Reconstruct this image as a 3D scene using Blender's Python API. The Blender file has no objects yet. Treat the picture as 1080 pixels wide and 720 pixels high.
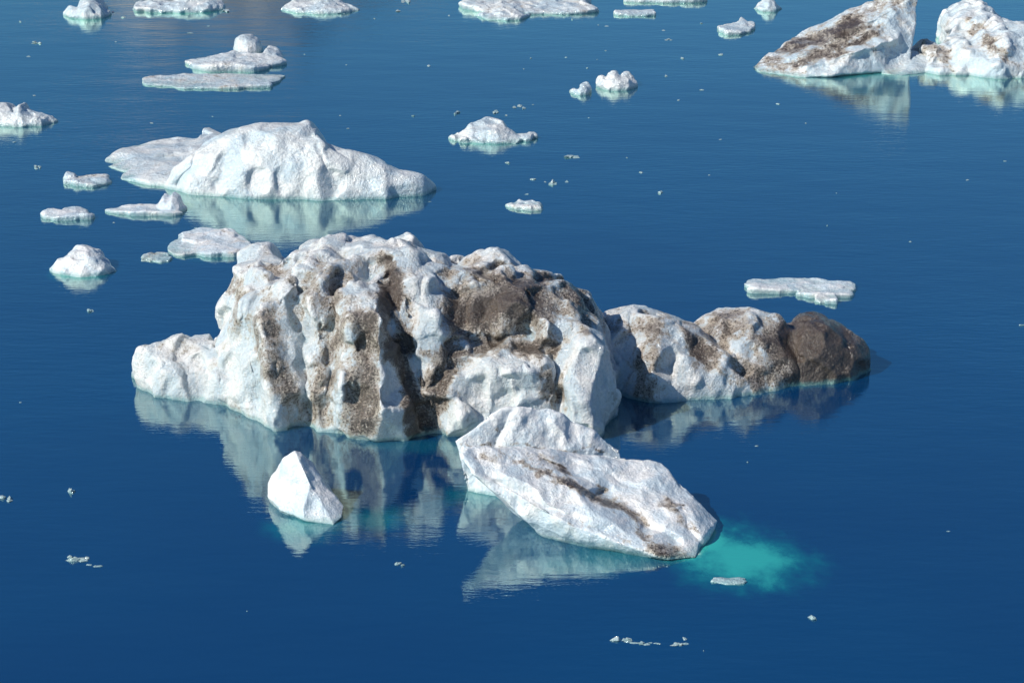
import bpy, bmesh, math, random
import numpy as np
from mathutils import Vector, kdtree
random.seed(4); rng=np.random.RandomState(7)
sc=bpy.context.scene
# ------------------------------------------------------------------ camera
H=20.0; PITCH=math.radians(20); LENS=70.0; F=1080*LENS/36.0
cd=bpy.data.cameras.new("camera"); cam=bpy.data.objects.new("camera",cd); sc.collection.objects.link(cam)
cam.location=(0,0,H); cam.rotation_euler=(math.pi/2-PITCH,0,0); cd.lens=LENS; cd.sensor_width=36
cd.clip_start=0.5; cd.clip_end=6000; sc.camera=cam
cp,sp=math.cos(PITCH),math.sin(PITCH)
def ray(px,py):
    a=(px-540)/F; b=(360-py)/F
    return np.array([a, cp+b*sp, -sp+b*cp])
def ground(px,py):
    d=ray(px,py); t=H/-d[2]; return np.array([d[0]*t,d[1]*t,0.0])
def pt(px,py,yg):
    """point seen at surveyed bearing px,py that stands above shoreline row yg"""
    g=ground(px,yg); d=ray(px,py); t=g[1]/d[1]
    return np.array([d[0]*t,g[1],H+d[2]*t])
def proj(P):
    x=P[:,0];y=P[:,1];z=P[:,2]-H
    dep=y*cp-z*sp; up=y*sp+z*cp
    return 540+F*x/dep, 360-F*up/dep
# ------------------------------------------------------------------ noise
def _hash(ix,iy,iz,s):
    h=(ix*374761393+iy*668265263+iz*2147483647+s*974634777)&0xffffffff
    h=((h^(h>>13))*1274126177)&0xffffffff
    h=((h^(h>>16))*2246822519)&0xffffffff
    return (h^(h>>15))&0xffffffff
def pn(P,s=0):
    I=np.floor(P).astype(np.int64); f=P-I; u=f*f*f*(f*(f*6-15)+10)
    r=0
    for dx in (0,1):
        for dy in (0,1):
            for dz in (0,1):
                h=_hash(I[:,0]+dx,I[:,1]+dy,I[:,2]+dz,s)
                gx=((h&1023)/511.5-1); gy=(((h>>10)&1023)/511.5-1); gz=(((h>>20)&1023)/511.5-1)
                g=gx*(f[:,0]-dx)+gy*(f[:,1]-dy)+gz*(f[:,2]-dz)
                w=(u[:,0] if dx else 1-u[:,0])*(u[:,1] if dy else 1-u[:,1])*(u[:,2] if dz else 1-u[:,2])
                r=r+g*w
    return r*1.3
def fbm(P,s=0,o=4):
    r=0;a=1.0;q=P.copy()
    for i in range(o):
        r=r+a*pn(q,s+i*17); q=q*2.03; a*=.5
    return r
def ridged(P,s=0,o=3):
    r=0;a=1.0;q=P.copy()
    for i in range(o):
        r=r+a*(1-2.2*np.abs(pn(q,s+i*13))); q=q*2.1; a*=.5
    return r
def worley(P,s=0):
    I=np.floor(P).astype(np.int64); f=P-I; best=np.full(len(P),9.0)
    for dx in (-1,0,1):
        for dy in (-1,0,1):
            for dz in (-1,0,1):
                h=_hash(I[:,0]+dx,I[:,1]+dy,I[:,2]+dz,s)
                a=(h&1023)/1023.; b=((h>>10)&1023)/1023.; c=((h>>20)&1023)/1023.
                d=(dx+a-f[:,0])**2+(dy+b-f[:,1])**2+(dz+c-f[:,2])**2
                best=np.minimum(best,d)
    return np.sqrt(best)
# ------------------------------------------------------------------ builders
def shell(bm,top,base,k=.3,n=2.2,back=1.0,nu=60,nv=14,zb=-.45):
    """solid lump: ridge line 'top', shoreline 'base', k = how far back the ridge stands"""
    top=np.array(top,float);base=np.array(base,float)
    x0=max(top[0,0],base[0,0]);x1=min(top[-1,0],base[-1,0])
    us=np.linspace(0,1,nu); us=.5-.5*np.cos(us*math.pi); xs=x0+(x1-x0)*us
    yt=np.interp(xs,top[:,0],top[:,1]); yb=np.interp(xs,base[:,0],base[:,1])
    rings=[]
    for x,a,b in zip(xs,yt,yb):
        b=max(b,a+.6)
        yr=b-k*(b-a)
        R=pt(x,a,yr); Fp=ground(x,b)
        D=R[1]-Fp[1]; db=max(D,R[2]*.5)*back
        ring=[]
        for i in range(nv+1):
            t=i/nv*math.pi/2
            c=max(0,math.cos(t))**(2/n); s_=math.sin(t)**(2/n)
            ring.append((Fp[0]+(R[0]-Fp[0])*(1-c),Fp[1]+D*(1-c),R[2]*s_))
        for i in range(1,nv+1):
            t=i/nv*math.pi/2
            s2=math.sin(t)**(2/2.2); c2=max(0,math.cos(t))**(2/2.2)
            ring.append((R[0],R[1]+db*s2,R[2]*c2))
        ring.append((R[0],R[1]+db,zb)); ring.append((Fp[0],Fp[1],zb))
        rings.append([bm.verts.new(p) for p in ring])
    m=len(rings[0])
    for i in range(len(rings)-1):
        for j in range(m):
            bm.faces.new((rings[i][j],rings[i][(j+1)%m],rings[i+1][(j+1)%m],rings[i+1][j]))
    bm.faces.new(rings[0][::-1]); bm.faces.new(rings[-1])
def plate(bm,x0,x1,yt,yb,h,seed=0,tilt=0.0):
    """flat floe with an irregular outline, freeboard about h rows"""
    r=random.Random(seed); n=44
    cx=(x0+x1)/2; cy=(yt+h+yb)/2; rx=(x1-x0)/2; ry=max((yb-yt-h)/2,1)
    ph=[r.uniform(0,6.28) for _ in range(5)]
    A=[];B=[];C=[]
    for j in range(n):
        a=j/n*2*math.pi
        q=1+.09*math.sin(2*a+ph[0])+.09*math.sin(3*a+ph[1])+.06*math.sin(5*a+ph[2])+.05*math.sin(9*a+ph[3])
        ca,sa=math.cos(a),math.sin(a)
        ca=math.copysign(abs(ca)**.8,ca); sa=math.copysign(abs(sa)**.8,sa)
        x=cx+rx*q*ca*.95; y=cy-ry*q*sa*.95
        hh=h*(1+.35*math.sin(a*2+ph[4])+tilt*ca)
        g=ground(x,y)
        A.append(bm.verts.new((g[0],g[1],-.4))); B.append(bm.verts.new(pt(x,y-hh*.75,y)))
        x2=cx+(x-cx)*.93; y2=cy+(y-cy)*.9; C.append(bm.verts.new(pt(x2,y2-hh,y2)))
    ct=bm.verts.new(pt(cx,cy-h*1.05,cy)); cb=bm.verts.new((*ground(cx,cy)[:2],-.4))
    for j in range(n):
        k=(j+1)%n
        bm.faces.new((A[j],A[k],B[k],B[j])); bm.faces.new((B[j],B[k],C[k],C[j])); bm.faces.new((C[j],C[k],ct)); bm.faces.new((A[k],A[j],cb))
def hull(bm,pts,extra=()):
    vs=[bm.verts.new(pt(*p)) for p in pts]+[bm.verts.new(e) for e in extra]
    r=bmesh.ops.convex_hull(bm,input=vs,use_existing_faces=False)
    dead=list(set(g for g in list(r['geom_interior'])+list(r['geom_unused']) if isinstance(g,bmesh.types.BMVert)))
    if dead: bmesh.ops.delete(bm,geom=dead,context='VERTS')
def strokes(P,S,pw=2.0):
    px,py=proj(P); out=np.zeros(len(P))
    for (x1,y1,x2,y2,w,a) in S:
        dx,dy=x2-x1,y2-y1; L=dx*dx+dy*dy+1e-6
        t=np.clip(((px-x1)*dx+(py-y1)*dy)/L,0,1)
        d2=(px-x1-t*dx)**2+(py-y1-t*dy)**2
        out=out+a*np.exp(-(d2/(w*w))**(pw/2))
    return out
def normals(V,Fq):
    a=V[Fq[:,2]]-V[Fq[:,0]]; b=V[Fq[:,3]]-V[Fq[:,1]]
    fn=np.cross(a,b); N=np.zeros_like(V)
    for i in range(4): np.add.at(N,Fq[:,i],fn)
    return N/(np.linalg.norm(N,axis=1)[:,None]+1e-9)
def relax(V,Fq,it):
    n=len(V)
    C=np.bincount(Fq.ravel(),minlength=n).astype(float)
    a=Fq.ravel(); b=np.roll(Fq,-1,axis=1).ravel()
    for _ in range(it):
        A=np.stack([np.bincount(a,weights=V[b,k],minlength=n) for k in range(3)],1)
        V=.5*V+.5*A/np.maximum(C,1)[:,None]
    return V
def chisel(V,Fq,R,depth,seed,K=4,jit=.10):
    """melt planes: pull the skin toward planes fitted every R metres, blended softly"""
    r=np.random.RandomState(seed)
    N=normals(relax(V,Fq,8),Fq)
    key=np.floor(V/(R*.9)+r.rand(3)).astype(np.int64); key=key[:,0]*73856093^key[:,1]*19349663^key[:,2]*83492791
    perm=r.permutation(len(V)); _,ix=np.unique(key[perm],return_index=True); sid=perm[ix]
    P=V[sid]; Ns=N[sid]+r.normal(0,jit,(len(sid),3)); Ns/=np.linalg.norm(Ns,axis=1)[:,None]
    kd=kdtree.KDTree(len(sid))
    for i,p in enumerate(P): kd.insert(p,i)
    kd.balance()
    K=min(K,len(sid)); idx=np.zeros((len(V),K),int); fn=kd.find_n
    for i,v in enumerate(V.tolist()): idx[i]=[q[1] for q in fn(v,K)]
    num=np.zeros(len(V)); den=np.zeros(len(V)); d0=None
    for k in range(K):
        j=idx[:,k]; D=V-P[j]; dist=np.linalg.norm(D,axis=1)
        if d0 is None: d0=dist
        w=np.exp(-((dist-d0)/(R*.07)))*(np.clip((N*Ns[j]).sum(1),0,1)+1e-3)
        num+=w*(D*Ns[j]).sum(1); den+=w
    return V-N*np.clip(num/den,-depth,depth)[:,None]
def finish(name,bm,mat,vox=None,amp=1.0,scl=1.0,push=(),dirt_shade=(),dirt0=0.0,flute=0.0,smooth=3,scallop=1.0,fine=1.0,facet=1.0,low=1.0):
    bmesh.ops.recalc_face_normals(bm,faces=bm.faces)
    me=bpy.data.meshes.new(name+"_raw"); bm.to_mesh(me); bm.free()
    ob=bpy.data.objects.new(name+"_raw",me); sc.collection.objects.link(ob)
    co=np.zeros(len(me.vertices)*3); me.vertices.foreach_get("co",co); co=co.reshape(-1,3)
    dist=math.sqrt(co[:,0].mean()**2+co[:,1].mean()**2+H*H)
    pxm=dist/F
    if vox is None: vox=1.15
    m=ob.modifiers.new("r",'REMESH'); m.mode='VOXEL'; m.voxel_size=vox*pxm
    dg=bpy.context.evaluated_depsgraph_get(); e=ob.evaluated_get(dg)
    rm=bpy.data.meshes.new_from_object(e); bpy.data.objects.remove(ob)
    nv=len(rm.vertices); V=np.zeros(nv*3); rm.vertices.foreach_get("co",V); V=V.reshape(-1,3)
    nf=len(rm.polygons); Fq=np.zeros(len(rm.loops),int); rm.loops.foreach_get("vertex_index",Fq)
    if len(Fq)!=nf*4: raise RuntimeError("non quad")
    Fq=Fq.reshape(-1,4)
    V=relax(V,Fq,smooth)
    N=normals(V,Fq)
    s=scl
    d=low*(fbm(V/s*.55,3,3)*.28*s + (ridged(V/s*np.array([.9,.9,.55]),9,3)-1.0)*.12*s)
    if flute:
        q=(V+V[:,[2,0,1]]*np.array([.30,0,0])+.35*np.stack([fbm(V*.6,61,2),0*V[:,0],0*V[:,0]],1))
        d+=flute*(ridged(q*np.array([1.0,.8,.28]),31,2)-.9)+flute*.35*(ridged(q*np.array([3.0,2.2,.7]),35,1)-.5)
    if len(push):
        V=V+np.array([0,-1,0.12])*strokes(V+.22*np.stack([fbm(V*.9,71,2),0*V[:,0],fbm(V*.9,72,2)],1),push,1.25)[:,None]
    fade=np.clip((V[:,2]+.1)/.5,0.25,1)
    if facet:
        V=chisel(V+N*(d*amp*fade)[:,None],Fq,.85*s,.16*s*facet,11)
        V=relax(V,Fq,2)
    else: V=V+N*(d*amp*fade)[:,None]
    N=normals(V,Fq)
    wv=V+.30*s*np.stack([pn(V/s*1.3,51),pn(V/s*1.3,52),pn(V/s*1.3,53)],1)
    w1=worley(wv/s*1.1*np.array([1,1,.75]),5); w2=worley(wv/s*3.0,6); w3=worley(wv/s*8,7)
    sc1=(w1**1.5-.4)*.18*s; sc2=(w2**1.4-.4)*.055*s; sc3=(w3-.5)*.020*s
    m2=np.clip(fbm(V/s*.8,77,2)*1.8+.45,0.05,1.3)*fine
    hi=fbm(V/s*7,21,3)*.024*s*fine
    V=V+N*((sc1+sc2*m2+sc3*m2)*scallop*amp+hi*amp)[:,None]
    rm.vertices.foreach_set("co",V.ravel()); rm.update()
    N=normals(V,Fq)
    D=np.full(nv,dirt0)
    if len(dirt_shade):
        J=V+.35*s*np.stack([fbm(V/s*1.1,91,3),0*V[:,0],fbm(V/s*1.1,92,3)],1)
        D=D+strokes(J+.12*N,dirt_shade)
    at=rm.attributes.new("dirt_shade",'FLOAT','POINT'); at.data.foreach_set("value",D.astype(np.float32))
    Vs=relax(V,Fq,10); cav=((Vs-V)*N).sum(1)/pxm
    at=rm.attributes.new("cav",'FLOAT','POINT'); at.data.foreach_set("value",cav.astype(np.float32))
    rm.polygons.foreach_set("use_smooth",np.ones(nf,bool))
    rm.materials.clear(); rm.materials.append(mat)
    o=bpy.data.objects.new(name,rm); sc.collection.objects.link(o); rm.name=name
    return o
# ------------------------------------------------------------------ materials
class NT:
    def __init__(s,mat): s.t=mat.node_tree; s.n=s.t.nodes; s.l=s.t.links
    def add(s,typ): return s.n.new(typ)
    def math(s,op,a,b=None,c=None,clamp=False):
        x=s.n.new('ShaderNodeMath'); x.operation=op; x.use_clamp=clamp
        for i,v in enumerate((a,b,c)):
            if v is None: continue
            if isinstance(v,(int,float)): x.inputs[i].default_value=v
            else: s.l.new(v,x.inputs[i])
        return x.outputs[0]
    def mix(s,f,a,b,typ='MIX'):
        x=s.n.new('ShaderNodeMix'); x.data_type='RGBA'; x.blend_type=typ
        for i,v in ((0,f),(6,a),(7,b)):
            if isinstance(v,(int,float)): x.inputs[i].default_value=v
            elif isinstance(v,tuple): x.inputs[i].default_value=(*v,1)
            else: s.l.new(v,x.inputs[i])
        return x.outputs[2]
    def ramp(s,v,a,b,c=0.0,d=1.0):
        x=s.n.new('ShaderNodeMapRange'); x.interpolation_type='SMOOTHSTEP'
        for i,w in enumerate((v,a,b,c,d)):
            if isinstance(w,(int,float)): x.inputs[i].default_value=w
            else: s.l.new(w,x.inputs[i])
        return x.outputs[0]
def ice_material(name,clean=(.79,.775,.745),tex=1.0,bump=1.0,speck=1.0,grey=1.0,streak=1.0):
    m=bpy.data.materials.new(name); m.use_nodes=True; t=NT(m)
    bs=t.n['Principled BSDF']
    geo=t.add('ShaderNodeNewGeometry'); pos=geo.outputs['Position']
    mp=t.add('ShaderNodeMapping'); mp.inputs['Scale'].default_value=(1,1,streak); t.l.new(pos,mp.inputs['Vector']); spos=mp.outputs[0]
    def noise(scale,detail=5,rough=.6,dist=0,vec=None):
        x=t.add('ShaderNodeTexNoise'); x.inputs['Scale'].default_value=scale*tex; x.inputs['Detail'].default_value=detail
        x.inputs['Roughness'].default_value=rough; x.inputs['Distortion'].default_value=dist; t.l.new(vec or pos,x.inputs['Vector']); return x.outputs[0]
    def attr(n):
        x=t.add('ShaderNodeAttribute'); x.attribute_name=n; return x.outputs['Fac']
    dirt_shade=attr("dirt_shade"); cav=attr("cav")
    n1=noise(1.2,5,.65,.5,spos); n2=noise(4.5,5,.75); n3=noise(18,3,.75)
    c=t.mix(t.ramp(n1,.40,.60),(clean[0]*.68,clean[1]*.80,clean[2]*.89),clean)
    c=t.mix(t.math('MULTIPLY',t.ramp(n2,.46,.60),.38*grey),c,(.48,.51,.50))
    c=t.mix(t.math('MULTIPLY',t.ramp(n3,.45,.64),.45*speck),c,(.38,.34,.29))
    c=t.mix(t.math('MULTIPLY',t.ramp(cav,.1,1.5),.5),c,(.27,.44,.48))  # hollows coloured blue, standing in for light scattered inside the ice
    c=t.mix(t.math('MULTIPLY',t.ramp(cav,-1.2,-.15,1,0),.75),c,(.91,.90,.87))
    dc=t.math('MINIMUM',dirt_shade,1.5)
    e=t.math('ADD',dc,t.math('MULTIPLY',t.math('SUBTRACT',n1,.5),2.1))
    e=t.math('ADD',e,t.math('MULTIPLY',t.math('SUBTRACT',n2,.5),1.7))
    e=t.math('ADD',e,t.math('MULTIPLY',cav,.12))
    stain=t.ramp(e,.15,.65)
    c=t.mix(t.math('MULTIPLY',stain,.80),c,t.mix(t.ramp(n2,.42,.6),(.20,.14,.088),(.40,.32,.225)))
    g=t.math('ADD',e,t.math('MULTIPLY',t.math('SUBTRACT',n3,.5),1.9))
    grain=t.ramp(g,.55,1.0)
    c=t.mix(t.math('MULTIPLY',grain,.94),c,t.mix(t.ramp(n3,.4,.62),(.075,.049,.031),(.028,.018,.012)))
    sx=t.add('ShaderNodeSeparateXYZ'); t.l.new(pos,sx.inputs[0])
    wz=t.math('ADD',sx.outputs[2],t.math('MULTIPLY',t.math('SUBTRACT',n2,.5),.25))
    foot=t.ramp(wz,.02,.17,1,0)
    c=t.mix(t.math('MULTIPLY',foot,.6),c,(.12,.31,.30))
    t.l.new(c,bs.inputs['Base Color'])
    t.l.new(t.ramp(n2,.35,.65,.16,.40),bs.inputs['Roughness'])
    bs.inputs['Specular IOR Level'].default_value=.65
    bs.inputs['Coat Weight'].default_value=.5; bs.inputs['Coat Roughness'].default_value=.09
    h=t.math('ADD',t.math('MULTIPLY',n2,.085*bump/tex),t.math('MULTIPLY',n3,.028*bump/tex))
    b=t.add('ShaderNodeBump'); b.inputs['Strength'].default_value=1.0; b.inputs['Distance'].default_value=1.0
    t.l.new(h,b.inputs['Height']); t.l.new(b.outputs[0],bs.inputs['Normal']); t.l.new(b.outputs[0],bs.inputs['Coat Normal'])
    return m
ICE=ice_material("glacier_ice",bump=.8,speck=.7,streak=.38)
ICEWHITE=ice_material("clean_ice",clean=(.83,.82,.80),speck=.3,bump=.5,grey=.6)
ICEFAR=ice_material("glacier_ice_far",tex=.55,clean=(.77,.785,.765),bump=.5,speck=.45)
# ------------------------------------------------------------------ water (milky glacial melt: mostly scattering, turquoise glow of sunken ice painted into its colour)
glow_patches=[ # cx,cy,rx,ry,strength
 (782,590,96,40,.85),(726,566,72,40,1.0),(640,590,90,22,.35),(88,289,40,10,.8),(514,149,48,7,.65),(322,556,54,20,.5),(930,80,62,7,.65),(325,208,125,6,.4),(90,22,34,5,.7),(200,14,46,4,.7),(400,548,44,18,.42),(480,470,150,10,.25),(222,270,42,8,.3),(500,522,50,18,.45),(650,86,24,3,.5)]
def water_mat():
    m=bpy.data.materials.new("lagoon_water"); m.use_nodes=True; t=NT(m)
    out=t.n['Material Output']; t.n.remove(t.n['Principled BSDF'])
    geo=t.add('ShaderNodeNewGeometry'); pos=geo.outputs['Position']
    def noise(scale,sv,detail=3,rough=.5,col=False):
        mp=t.add('ShaderNodeMapping'); mp.inputs['Scale'].default_value=sv; mp.inputs['Rotation'].default_value=(0,0,.15); t.l.new(pos,mp.inputs['Vector'])
        x=t.add('ShaderNodeTexNoise'); x.inputs['Scale'].default_value=scale; x.inputs['Detail'].default_value=detail; x.inputs['Roughness'].default_value=rough
        t.l.new(mp.outputs[0],x.inputs['Vector']); return x.outputs[1 if col else 0]
    big=noise(.05,(1,1,1),3); rip=noise(2.1,(.6,2.2,1),4,.6); swell=noise(.35,(.7,1.6,1),2)
    wn=noise(.8,(1,.7,1),5,.65)
    amt=t.ramp(big,.35,.68,.4,1.1)
    h=t.math('MULTIPLY',t.math('MULTIPLY',rip,.015),amt); h=t.math('ADD',h,t.math('MULTIPLY',swell,.025))
    b=t.add('ShaderNodeBump'); b.inputs['Strength'].default_value=.6; b.inputs['Distance'].default_value=1.0; t.l.new(h,b.inputs['Height'])
    fr=t.add('ShaderNodeFresnel'); fr.inputs['IOR'].default_value=1.45; t.l.new(b.outputs[0],fr.inputs['Normal'])
    fac=t.math('ADD',t.math('MULTIPLY',fr.outputs[0],2.1),.11,clamp=True)
    gl=t.add('ShaderNodeBsdfGlossy'); gl.inputs['Roughness'].default_value=.015; gl.inputs['Color'].default_value=(.76,1,.88,1); t.l.new(b.outputs[0],gl.inputs['Normal'])
    tot=None
    for (cx,cy,rx,ry,st) in glow_patches:
        c=ground(cx,cy); gx=abs(ground(cx+rx,cy)[0]-c[0]); gy=abs(ground(cx,cy-ry)[1]-ground(cx,cy+ry)[1])/2
        mp=t.add('ShaderNodeMapping'); mp.vector_type='POINT'
        mp.inputs['Location'].default_value=(-c[0]/gx,-c[1]/gy,0); mp.inputs['Scale'].default_value=(1/gx,1/gy,0); t.l.new(pos,mp.inputs['Vector'])
        ln=t.add('ShaderNodeVectorMath'); ln.operation='LENGTH'; t.l.new(mp.outputs[0],ln.inputs[0])
        r=t.math('ADD',ln.outputs['Value'],t.math('MULTIPLY',t.math('SUBTRACT',wn,.5),1.4))
        v=t.ramp(r,.15,1.2,st,0)
        tot=v if tot is None else t.math('MAXIMUM',tot,v)
    col=t.mix(t.ramp(big,.3,.7),(.0,.031,.116),(.0,.045,.142))
    col=t.mix(t.ramp(tot,0,.6),col,(.0,.135,.19)); col=t.mix(t.ramp(tot,.35,1.0),col,(.035,.46,.40))
    df=t.add('ShaderNodeBsdfDiffuse'); t.l.new(col,df.inputs['Color'])
    m2=t.add('ShaderNodeMixShader'); t.l.new(fac,m2.inputs[0]); t.l.new(df.outputs[0],m2.inputs[1]); t.l.new(gl.outputs[0],m2.inputs[2])
    t.l.new(m2.outputs[0],out.inputs['Surface']); return m
def sheet(name,z,mat,r=3500):
    me=bpy.data.meshes.new(name); me.from_pydata([(-r,-r,z),(r,-r,z),(r,r,z),(-r,r,z)],[],[(0,1,2,3)]); me.materials.append(mat)
    o=bpy.data.objects.new(name,me); sc.collection.objects.link(o); return o
sheet("water",0,water_mat())

# ------------------------------------------------------------------ MAIN ICEBERG
bm=bmesh.new()
top=[(232,356),(238,330),(246,303),(252,280),(275,277),(298,284),(322,264),(345,258),(375,265),(405,267),(430,258),(446,270),(470,283),(500,278),(530,275),(560,288),(590,298),(612,311),(630,331),(642,358),(650,400)]
base=[(232,420),(262,436),(290,444),(340,448),(400,452),(440,450),(500,448),(600,448),(635,442),(650,415)]
shell(bm,top,base,k=.26,n=2.4,back=1.2,nu=90)
shell(bm,[(143,392),(150,376),(170,366),(190,357),(215,360),(235,367),(258,380),(270,400)],[(143,397),(150,411),(170,419),(200,423),(240,427),(270,430)],k=.3,n=2.0)
shell(bm,[(236,370),(243,345),(262,333),(280,342),(296,370),(312,410),(322,440)],[(236,425),(262,441),(285,449),(322,452)],k=.15,n=1.8)
shell(bm,[(268,350),(285,310),(300,295),(318,308),(330,345),(338,400),(350,440)],[(268,444),(290,450),(350,454)],k=.2,n=1.6)
shell(bm,[(322,420),(335,340),(352,305),(378,292),(400,298),(420,325),(436,375),(446,415),(452,445)],[(322,452),(360,458),(400,464),(430,463),(452,458)],k=.2,n=1.8)
shell(bm,[(435,440),(455,410),(478,388),(505,370),(540,364),(568,370),(583,392),(592,425)],[(435,458),(480,460),(520,459),(592,458)],k=.16,n=2.2)
shell(bm,[(548,410),(562,380),(588,357),(612,347),(634,355),(648,380),(653,405)],[(548,452),(580,458),(615,462),(635,458),(647,442),(653,412)],k=.22,n=2.0)
shell(bm,[(400,330),(430,303),(460,297),(480,307),(500,335),(510,365)],[(400,450),(460,454),(510,452)],k=.22,n=2.2)
shell(bm,[(480,345),(500,310),(540,296),(590,310),(618,328),(634,362)],[(480,440),(540,446),(634,446)],k=.28,n=2.4)
push=[(284,330,292,440,10,.50),(312,300,322,440,8,-.42),(355,300,345,440,10,-.30),(400,330,402,440,13,.35),(415,290,424,365,9,-.22),(424,365,444,450,8,-.30),
 (470,380,455,440,9,-.28),(585,375,592,440,7,-.35),(450,300,462,350,14,.28),(470,365,560,352,8,-.34),(530,380,545,440,16,.22),(262,345,268,430,7,-.25),(335,280,330,330,10,.35),(505,300,520,340,12,-.3),(372,300,366,440,8,.25),(560,300,575,345,9,.22)]
dirt_shade=[(285,322,290,400,18,.50),(265,335,275,390,11,.40),(352,290,350,330,16,.5),(345,360,338,440,15,.60),(386,330,378,450,17,.90),(414,285,420,365,10,1.2),(420,365,440,452,10,.95),
 (470,312,610,320,32,.50),(500,330,560,318,24,.80),(450,366,580,360,9,.7),(475,380,450,448,16,.95),(582,395,590,440,11,.5),(600,300,628,335,12,.45),(325,290,322,330,12,.4),(246,300,252,340,10,.4),(480,285,570,292,12,.45),(300,400,305,440,11,.4),(280,285,420,272,10,.3),
 (440,300,458,350,10,-.3),(520,400,560,440,24,-.2),(620,370,635,430,20,-.25),(180,380,210,400,25,-.1),(405,390,425,440,9,-.3)]
finish("iceberg",bm,ICE,push=push,dirt_shade=dirt_shade,dirt0=.03,flute=.13,scallop=.7,smooth=2,fine=.5,facet=.6)
# ---- right-hand chain, one connected low mass ending in a dirt-blackened lump
bm=bmesh.new()
shell(bm,[(628,360),(640,340),(660,331),(700,329),(722,339),(738,350),(760,366),(785,388),(800,405)],[(628,412),(655,418),(700,421),(760,421),(800,413)],k=.3,n=2.0)
shell(bm,[(640,395),(665,366),(700,355),(725,366),(745,387),(775,405)],[(640,416),(680,423),(775,420)],k=.2,n=1.8)
shell(bm,[(715,368),(740,349),(765,336),(792,330),(818,336),(838,350),(860,380)],[(715,400),(780,410),(820,411),(860,404)],k=.3,n=2.0)
shell(bm,[(815,372),(832,346),(848,336),(868,338),(888,348),(905,364),(914,379),(917,388)],[(815,404),(850,408),(885,405),(905,398),(917,390)],k=.32,n=2.4)
finish("iceberg",bm,ICE,push=[(722,345,760,400,9,-.16),(838,350,845,400,6,-.14),(690,335,700,415,12,.25),(780,340,790,405,12,.2),(668,340,660,410,8,-.2)],dirt_shade=[(650,345,690,343,14,.5),(690,352,675,412,13,.6),(728,352,765,395,11,.75),(760,345,820,360,26,.5),(790,398,830,400,14,.6),(860,350,905,390,34,2.4),(850,395,890,398,16,1.0),(750,385,785,405,12,-.3)],dirt0=.08,flute=.07,scallop=.75,smooth=2,amp=.8,fine=.55,facet=.6)
# ---- leaning slab in front
bm=bmesh.new()
hull(bm,[(486,480,552),(492,474,548),(520,471,540),(590,477,530),(650,479,528),(698,487,530),(711,504,540),(718,525,548),(757,549,555),
 (740,566,575),(734,588,589),(705,588,592),(655,574,588),(605,556,582),(555,535,570),(500,500,560),
 (492,494,553),(556,552,570),(590,566,576),(600,590,560),(700,604,575),(740,580,560),(690,560,530),(560,548,545)])
hull(bm,[(640,500,545),(690,492,535),(708,508,542),(722,530,552),(700,545,560),(650,530,560),(680,590,560),(700,580,545),(640,560,545)])
finish("leaning_ice_slab",bm,ICEWHITE,push=[(560,482,640,520,7,-.20),(640,520,712,578,8,-.34),(520,505,640,560,10,-.18),(600,485,700,530,7,-.16),(530,490,600,540,6,.14),(720,535,740,580,6,-.18),(610,520,690,575,6,.12),(500,480,545,535,6,-.08)],dirt_shade=[(556,482,600,500,5,.7),(600,500,650,530,7,.85),(650,530,712,582,9,.85),(490,480,600,478,4,.35),(600,556,735,590,6,.6),(700,520,740,560,6,.5)],dirt0=-.12,amp=.45,scallop=1.0,smooth=1,vox=1.0,fine=.7,facet=0)  # back-edge stroke paints shade of the step behind; the streaks are dirt
bm=bmesh.new()
hull(bm,[(481,465,512),(490,459,510),(510,457,508),(527,433,503),(552,430,500),(577,429,498),(600,440,497),(624,460,498),(656,473,500),
 (486,490,515),(492,517,518),(530,526,524),(600,528,520),(660,510,508),(500,545,515),(620,535,500),(640,500,480),(520,500,480)])
finish("ice_slab",bm,ICEWHITE,push=[(535,440,525,470,7,-.15),(585,440,600,470,8,.15)],dirt_shade=[(485,470,560,470,4,.6),(560,474,650,476,4,.7),(500,458,530,452,4,.4)],dirt0=-.2,amp=.5,scallop=1.0,smooth=1,fine=.8,facet=0)  # long dark strokes paint the shadowed step against the leaning slab
bm=bmesh.new()
hull(bm,[(311,475,530),(317,476,528),(330,488,527),(346,510,528),(363,533,541),(361,545,548),(352,553,553),(325,549,550),(296,538,542),(281,523,530),(282,510,525),(298,484,528),
 (325,565,540),(290,545,528),(350,560,535),(330,520,505),(300,520,508),(350,540,520)])
finish("pointed_ice_chunk",bm,ICEWHITE,push=[(318,480,325,545,7,.12)],dirt0=-.35,amp=.36,scallop=1.0,smooth=1,vox=1.0,fine=.9,facet=0)

# ---- mid-left iceberg
bm=bmesh.new()
shell(bm,[(174,196),(184,178),(200,165),(216,153),(238,142),(262,134),(298,131),(326,130),(334,142),(345,153),(370,160),(402,172),(436,182),(453,190),(460,199)],
 [(174,198),(200,205),(250,209),(320,210),(400,209),(445,206),(460,200)],k=.2,n=1.8,nu=80)
shell(bm,[(110,170),(122,164),(150,161),(180,158),(200,160),(204,151),(216,155),(240,161)],[(110,174),(130,181),(180,186),(240,190)],k=.72,n=2.4)
shell(bm,[(128,186),(140,180),(170,178),(215,174)],[(128,189),(150,195),(215,200)],k=.65,n=2.4)
shell(bm,[(300,190),(318,152),(330,137),(350,160),(380,181),(400,195)],[(300,208),(340,212),(400,209)],k=.15,n=1.6)
finish("iceberg",bm,ICEFAR,push=[(330,140,350,200,8,-.3),(262,140,230,200,9,-.2),(205,165,190,198,6,-.3),(290,135,280,200,10,.2),(400,175,410,205,8,.2)],dirt0=-.28,dirt_shade=[(115,170,200,165,8,.35)],scallop=.8,scl=1.3,amp=.45,fine=.5,low=.7,facet=.3)
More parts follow.
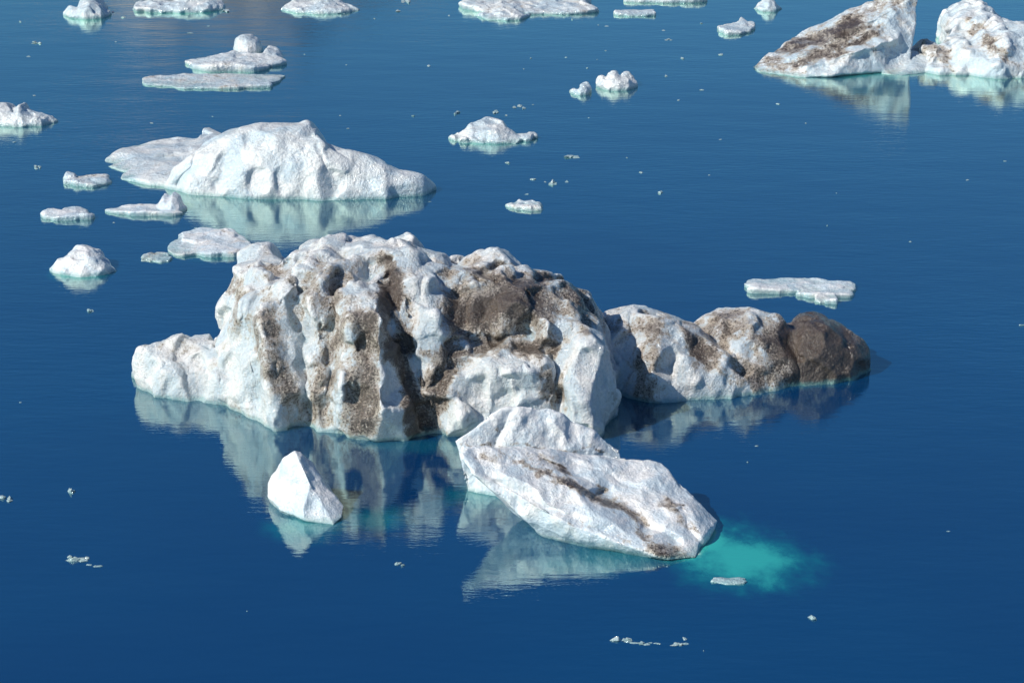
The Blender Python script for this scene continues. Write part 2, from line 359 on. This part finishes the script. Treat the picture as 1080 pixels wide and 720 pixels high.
# ---- upper right icebergs
bm=bmesh.new()
hull(bm,[(793,71,72),(806,62,70),(835,40,62),(858,27,58),(890,18,56),(905,8,56),(925,-3,58),(966,-8,60),(968,4,62),(955,22,64),(948,44,68),
 (850,82,82),(800,76,76),(880,79,82),(925,66,76),(950,68,72),(958,74,74),(900,92,74),(840,90,68),(940,84,66)])
hull(bm,[(930,62,66),(945,52,64),(965,54,66),(985,62,72),(985,76,76),(950,80,80),(930,78,78),(950,90,72),(960,80,62)])
finish("tilted_iceberg",bm,ICEFAR,push=[(830,60,940,10,5,.35),(850,70,945,40,5,.4),(820,55,900,20,4,-.35)],dirt_shade=[(800,70,960,0,24,.42),(900,30,945,60,10,.2),(830,50,900,20,7,.55),(840,68,930,30,5,.55)],dirt0=-.03,amp=.48,scl=1.1,scallop=1.1,smooth=1,facet=0)
bm=bmesh.new()
shell(bm,[(965,60),(970,50),(980,44),(990,48),(1003,50),(1012,40),(1030,42),(1055,24),(1075,26),(1100,30),(1130,60)],[(965,68),(980,75),(1010,78),(1050,83),(1090,82),(1130,70)],k=.3,n=1.9)
shell(bm,[(1002,22),(1012,11),(1035,2),(1050,11),(1060,22),(1075,32)],[(1002,62),(1040,66),(1075,62)],k=.3,n=2)
shell(bm,[(946,64),(966,55),(1000,55),(1020,64)],[(946,70),(990,79),(1020,80)],k=.5,n=2)
finish("iceberg",bm,ICEFAR,dirt_shade=[(960,45,1000,60,12,.4),(1040,50,1080,60,15,.3),(1020,20,1060,60,5,.5)],dirt0=-.02,amp=1.0,scl=.9,smooth=1)
# ---- floes
def lump(x0,x1,yt,yb,peak=.5,k=.3,seed=1):
    r=random.Random(seed*7+int(x0)); h=yb-yt; n=11
    T=[]
    for i in range(n):
        u=i/(n-1); v=u/peak if u<peak else (1-u)/(1-peak)
        T.append((x0+(x1-x0)*u, yb-h*max(.22,min(1,(v**.6)*(1+r.uniform(-.28,.12))))))
    T.append((x0+(x1-x0)*peak,yt)); T.sort()
    B=[(x0,yb-h*.22),(x0+(x1-x0)*.2,yb-h*.06),(x0+(x1-x0)*.5,yb),(x0+(x1-x0)*.8,yb-h*.03),(x1,yb-h*.2)]
    return ('s',T,B,k,2.2)
def own(T,yb,k=.3,n=2.2):
    x0,x1=T[0][0],T[-1][0]; h=yb-min(p[1] for p in T)
    return ('s',T,[(x0,yb-h*.2),(x0+(x1-x0)*.2,yb-h*.05),((x0+x1)/2,yb),(x0+(x1-x0)*.8,yb-h*.04),(x1,yb-h*.2)],k,n)
def pl(x0,x1,yt,yb,h,seed=0,tilt=0): return ('p',x0,x1,yt,yb,h,seed,tilt)
floes=[
 ("ice_floe",[pl(157,300,76,95,3,1)],.12,.45),
 ("ice_floe",[pl(196,300,57,76,6,2),own([(246,52),(249,40),(256,37),(264,38),(272,42),(276,50)],60,.25),own([(198,70),(205,64),(225,61),(245,57),(252,62),(262,66)],75,.5),own([(262,64),(275,58),(282,51),(292,53),(298,60)],67,.4)],-.05,.5),
 ("ice_floe",[pl(181,264,239,274,5,3,.2),pl(190,245,240,262,6,4)],.12,.6),
 ("ice_floe",[pl(114,196,216,228,4,5),own([(162,219),(168,212),(172,206),(178,208),(182,204),(188,207),(192,214),(197,219)],226,.3)],.0,.4),
 ("ice_floe",[pl(66,118,184,197,4,6),own([(66,188),(70,182),(78,184),(84,190)],193,.3),own([(92,190),(100,186),(112,188),(117,192)],196,.4)],.15,.4),
 ("ice_floe",[pl(43,98,221,233,5,7),own([(58,227),(66,221),(80,220),(90,223),(95,228)],232,.5)],-.1,.4),
 ("small_iceberg",[own([(52,284),(60,276),(68,271),(78,263),(84,261),(90,260),(99,263),(108,270),(116,280),(122,285)],292,n=1.7)],-.1,.5),
 ("small_iceberg",[own([(-25,122),(-8,113),(6,113),(16,114),(22,107),(27,116),(40,121),(52,123),(60,127)],134)],-.1,.6),
 ("small_iceberg",[own([(478,144),(486,140),(496,134),(505,130),(514,128),(529,130),(536,138),(548,143),(562,146)],151,.35),pl(477,562,139,152,3,8)],-.1,.6),
 ("small_iceberg",[own([(629,86),(634,80),(639,83),(644,77),(650,76),(654,81),(661,77),(668,81),(672,90)],96)],-.2,.45),
 ("ice_chunk",[own([(602,95),(606,93),(609,96),(614,90),(620,88),(623,95)],101)],-.1,.4),
 ("ice_floe",[pl(781,900,292,311,4,9,-.1),pl(838,900,300,315,4,10),pl(860,885,309,321,4,11)],-.05,.5),
 ("small_iceberg",[own([(67,12),(74,6),(80,9),(86,0),(97,-4),(106,2),(112,10),(117,14)],21)],-.2,.6),
 ("small_iceberg",[own([(142,4),(160,0),(182,3),(195,-5),(215,-4),(228,0),(236,6)],14,.4),pl(142,190,3,14,4,12)],-.2,.6),
 ("small_iceberg",[own([(297,9),(308,2),(325,3),(340,-5),(352,-3),(362,6),(380,10)],15,.5)],-.2,.6),
 ("small_iceberg",[pl(498,628,-8,17,5,13),lump(503,560,0,22,.5,.6),lump(560,625,-8,8,.5,.5)],.1,.7),
 ("ice_floe",[pl(650,693,9,18,3,14)],-.1,.4),
 ("ice_floe",[pl(756,797,23,37,4,15),lump(765,797,21,34,.6,.5)],.05,.45),
 ("ice_chunk",[lump(795,824,-4,13,.5,.3)],.0,.5),
 ("ice_floe",[pl(660,740,-6,4,4,16)],.0,.5),
 ("ice_chunk",[pl(536,574,212,222,3,17),lump(540,560,211,220,.4,.5)],.1,.35),
 ("ice_chunk",[pl(150,181,266,277,2,18)],.3,.35),
 ("ice_floe",[pl(750,790,608,616,1.5,19)],-.1,.3),
]
for nm,L,dd,scl in floes:
    bm=bmesh.new()
    for q in L:
        if q[0]=='s': shell(bm,q[1],q[2],k=q[3],n=q[4],nu=34,nv=10)
        else: plate(bm,*q[1:])
    q=L[0]; yy=q[2][2][1] if q[0]=='s' else q[4]
    finish(nm,bm,ICEFAR if yy<200 else ICEWHITE,vox=.8,dirt0=dd-.05,amp=.55,scl=scl,smooth=1,facet=.8 if nm!="ice_floe" else 0)
# ---- brash ice: one object
bm=bmesh.new()
bits=[(524,118,8,5),(547,113,9,4),(534,122,4,3),(480,119,6,3),(606,166,11,3),(585,194,9,4),(562,189,5,3),(598,192,5,3),(575,192,3,2),(697,203,4,4),(676,182,3,2),(93,328,7,4),(38,177,6,3),
 (5,526,8,5),(75,519,6,5),(420,595,7,3),(855,652,9,4),(655,675,14,5),(675,679,14,4),(690,678,8,2),(716,679,10,4),(722,673,4,6),(88,590,16,4),(98,596,10,3),(79,588,8,3),(36,101,4,2),(30,60,5,2),(15,150,3,2),
 (960,255,2,2),(1020,190,3,2),(798,470,3,2),(740,95,4,2),(120,235,3,2),(820,110,4,2),(420,12,5,3),(395,20,3,2),(240,12,8,3),(130,18,6,2),(200,35,5,2),(705,42,6,2),(640,28,4,2),(452,70,3,2),(160,130,4,2),(1000,560,3,2),(430,2,8,4),(720,62,3,2),(560,62,3,2),(38,45,6,2),(115,12,8,3),(536,172,5,2),(555,205,4,2),(716,106,3,2),(760,58,4,2),(850,130,3,2),(1060,170,3,2),(1078,343,5,2)]
rb=random.Random(99)
for i in range(46):
    y=14+rb.random()**1.5*230; bits.append((rb.gauss(500,270),y,rb.uniform(1.4,3.2),1.6))
for i in range(10): bits.append((rb.uniform(20,1060),rb.uniform(300,700),rb.uniform(1,2.2),1.4))
for (x,y,w,h) in bits:
    for r in range(random.choice((3,4,5)) if w>5 else 1):
        f=.55 if w>5 else 1
        ox=random.uniform(-.75,.75)*w*(w>5); oy=random.uniform(-.4,.4)*h*(w>5); ww=w*f*random.uniform(.4,1)
        P=[]
        tall=random.choice((.25,.4,.9))
        for i in range(14):
            a=random.uniform(0,2*math.pi); q=random.uniform(.5,1)
            gx=x+ox+math.cos(a)*ww*q; gy=y+oy+math.sin(a)*h*.35*q
            P.append((gx,gy-random.choice((0,.5,1))*h*tall*random.uniform(.3,1.1)*(1-.6*abs(math.cos(a))),gy))
        for i in range(4):
            P.append((x+ox+random.uniform(-.5,.5)*ww,y+oy+1.5,y+oy))
        hull(bm,P)
me=bpy.data.meshes.new("brash_ice"); bm.to_mesh(me); bm.free(); me.materials.append(ICEWHITE)
sc.collection.objects.link(bpy.data.objects.new("brash_ice",me))
# ------------------------------------------------------------------ far mountains (seen only mirrored in the water)
nx,ny=160,30; V=[]
for j in range(ny):
    for i in range(nx):
        x=-700+i/(nx-1)*900; y=1000+j/(ny-1)*700; V.append((x,y,0))
V=np.array(V,float)
env=np.exp(-((V[:,0]+190)/210)**2); prof=np.clip((V[:,1]-1000)/350,0,1)
V[:,2]=(215*env+18)*prof**.8*(1+.35*fbm(V*.006,41,4))-3
Fm=[(j*nx+i,j*nx+i+1,(j+1)*nx+i+1,(j+1)*nx+i) for j in range(ny-1) for i in range(nx-1)]
me=bpy.data.meshes.new("mountain"); me.from_pydata(V.tolist(),[],Fm)
mm=bpy.data.materials.new("mountain_rock"); mm.use_nodes=True; t=NT(mm); no=t.add('ShaderNodeTexNoise'); no.inputs['Scale'].default_value=.02
geo=t.add('ShaderNodeNewGeometry'); t.l.new(geo.outputs['Position'],no.inputs['Vector'])
t.l.new(t.mix(t.ramp(no.outputs[0],.4,.6),(.20,.15,.16),(.30,.24,.27)),t.n['Principled BSDF'].inputs['Base Color']); t.n['Principled BSDF'].inputs['Roughness'].default_value=1
me.materials.append(mm); sc.collection.objects.link(bpy.data.objects.new("mountain",me))
# ------------------------------------------------------------------ light
az=math.radians(66); el=math.radians(40)
S=Vector((-math.sin(az)*math.cos(el),-math.cos(az)*math.cos(el),math.sin(el)))
ld=bpy.data.lights.new("sun",'SUN'); ld.energy=5.0; ld.angle=math.radians(.5); ld.color=(1,.95,.87)
lo=bpy.data.objects.new("sun",ld); lo.rotation_euler=S.to_track_quat('Z','Y').to_euler(); lo.location=(0,0,50); sc.collection.objects.link(lo)
w=bpy.data.worlds.new("World"); sc.world=w; w.use_nodes=True; n=w.node_tree.nodes; l=w.node_tree.links
sk=n.new('ShaderNodeTexSky'); sk.sky_type='NISHITA'; sk.sun_disc=False; sk.sun_elevation=el; sk.sun_rotation=math.atan2(S.x,S.y)
mx=n.new('ShaderNodeMix'); mx.data_type='RGBA'; mx.blend_type='MULTIPLY'; mx.inputs[0].default_value=1; mx.inputs[7].default_value=(.44,.78,1.2,1)
l.new(sk.outputs[0],mx.inputs[6]); l.new(mx.outputs[2],n['Background'].inputs[0]); n['Background'].inputs[1].default_value=.07
sc.view_settings.view_transform='Standard'; sc.view_settings.look='None'; sc.view_settings.exposure=0
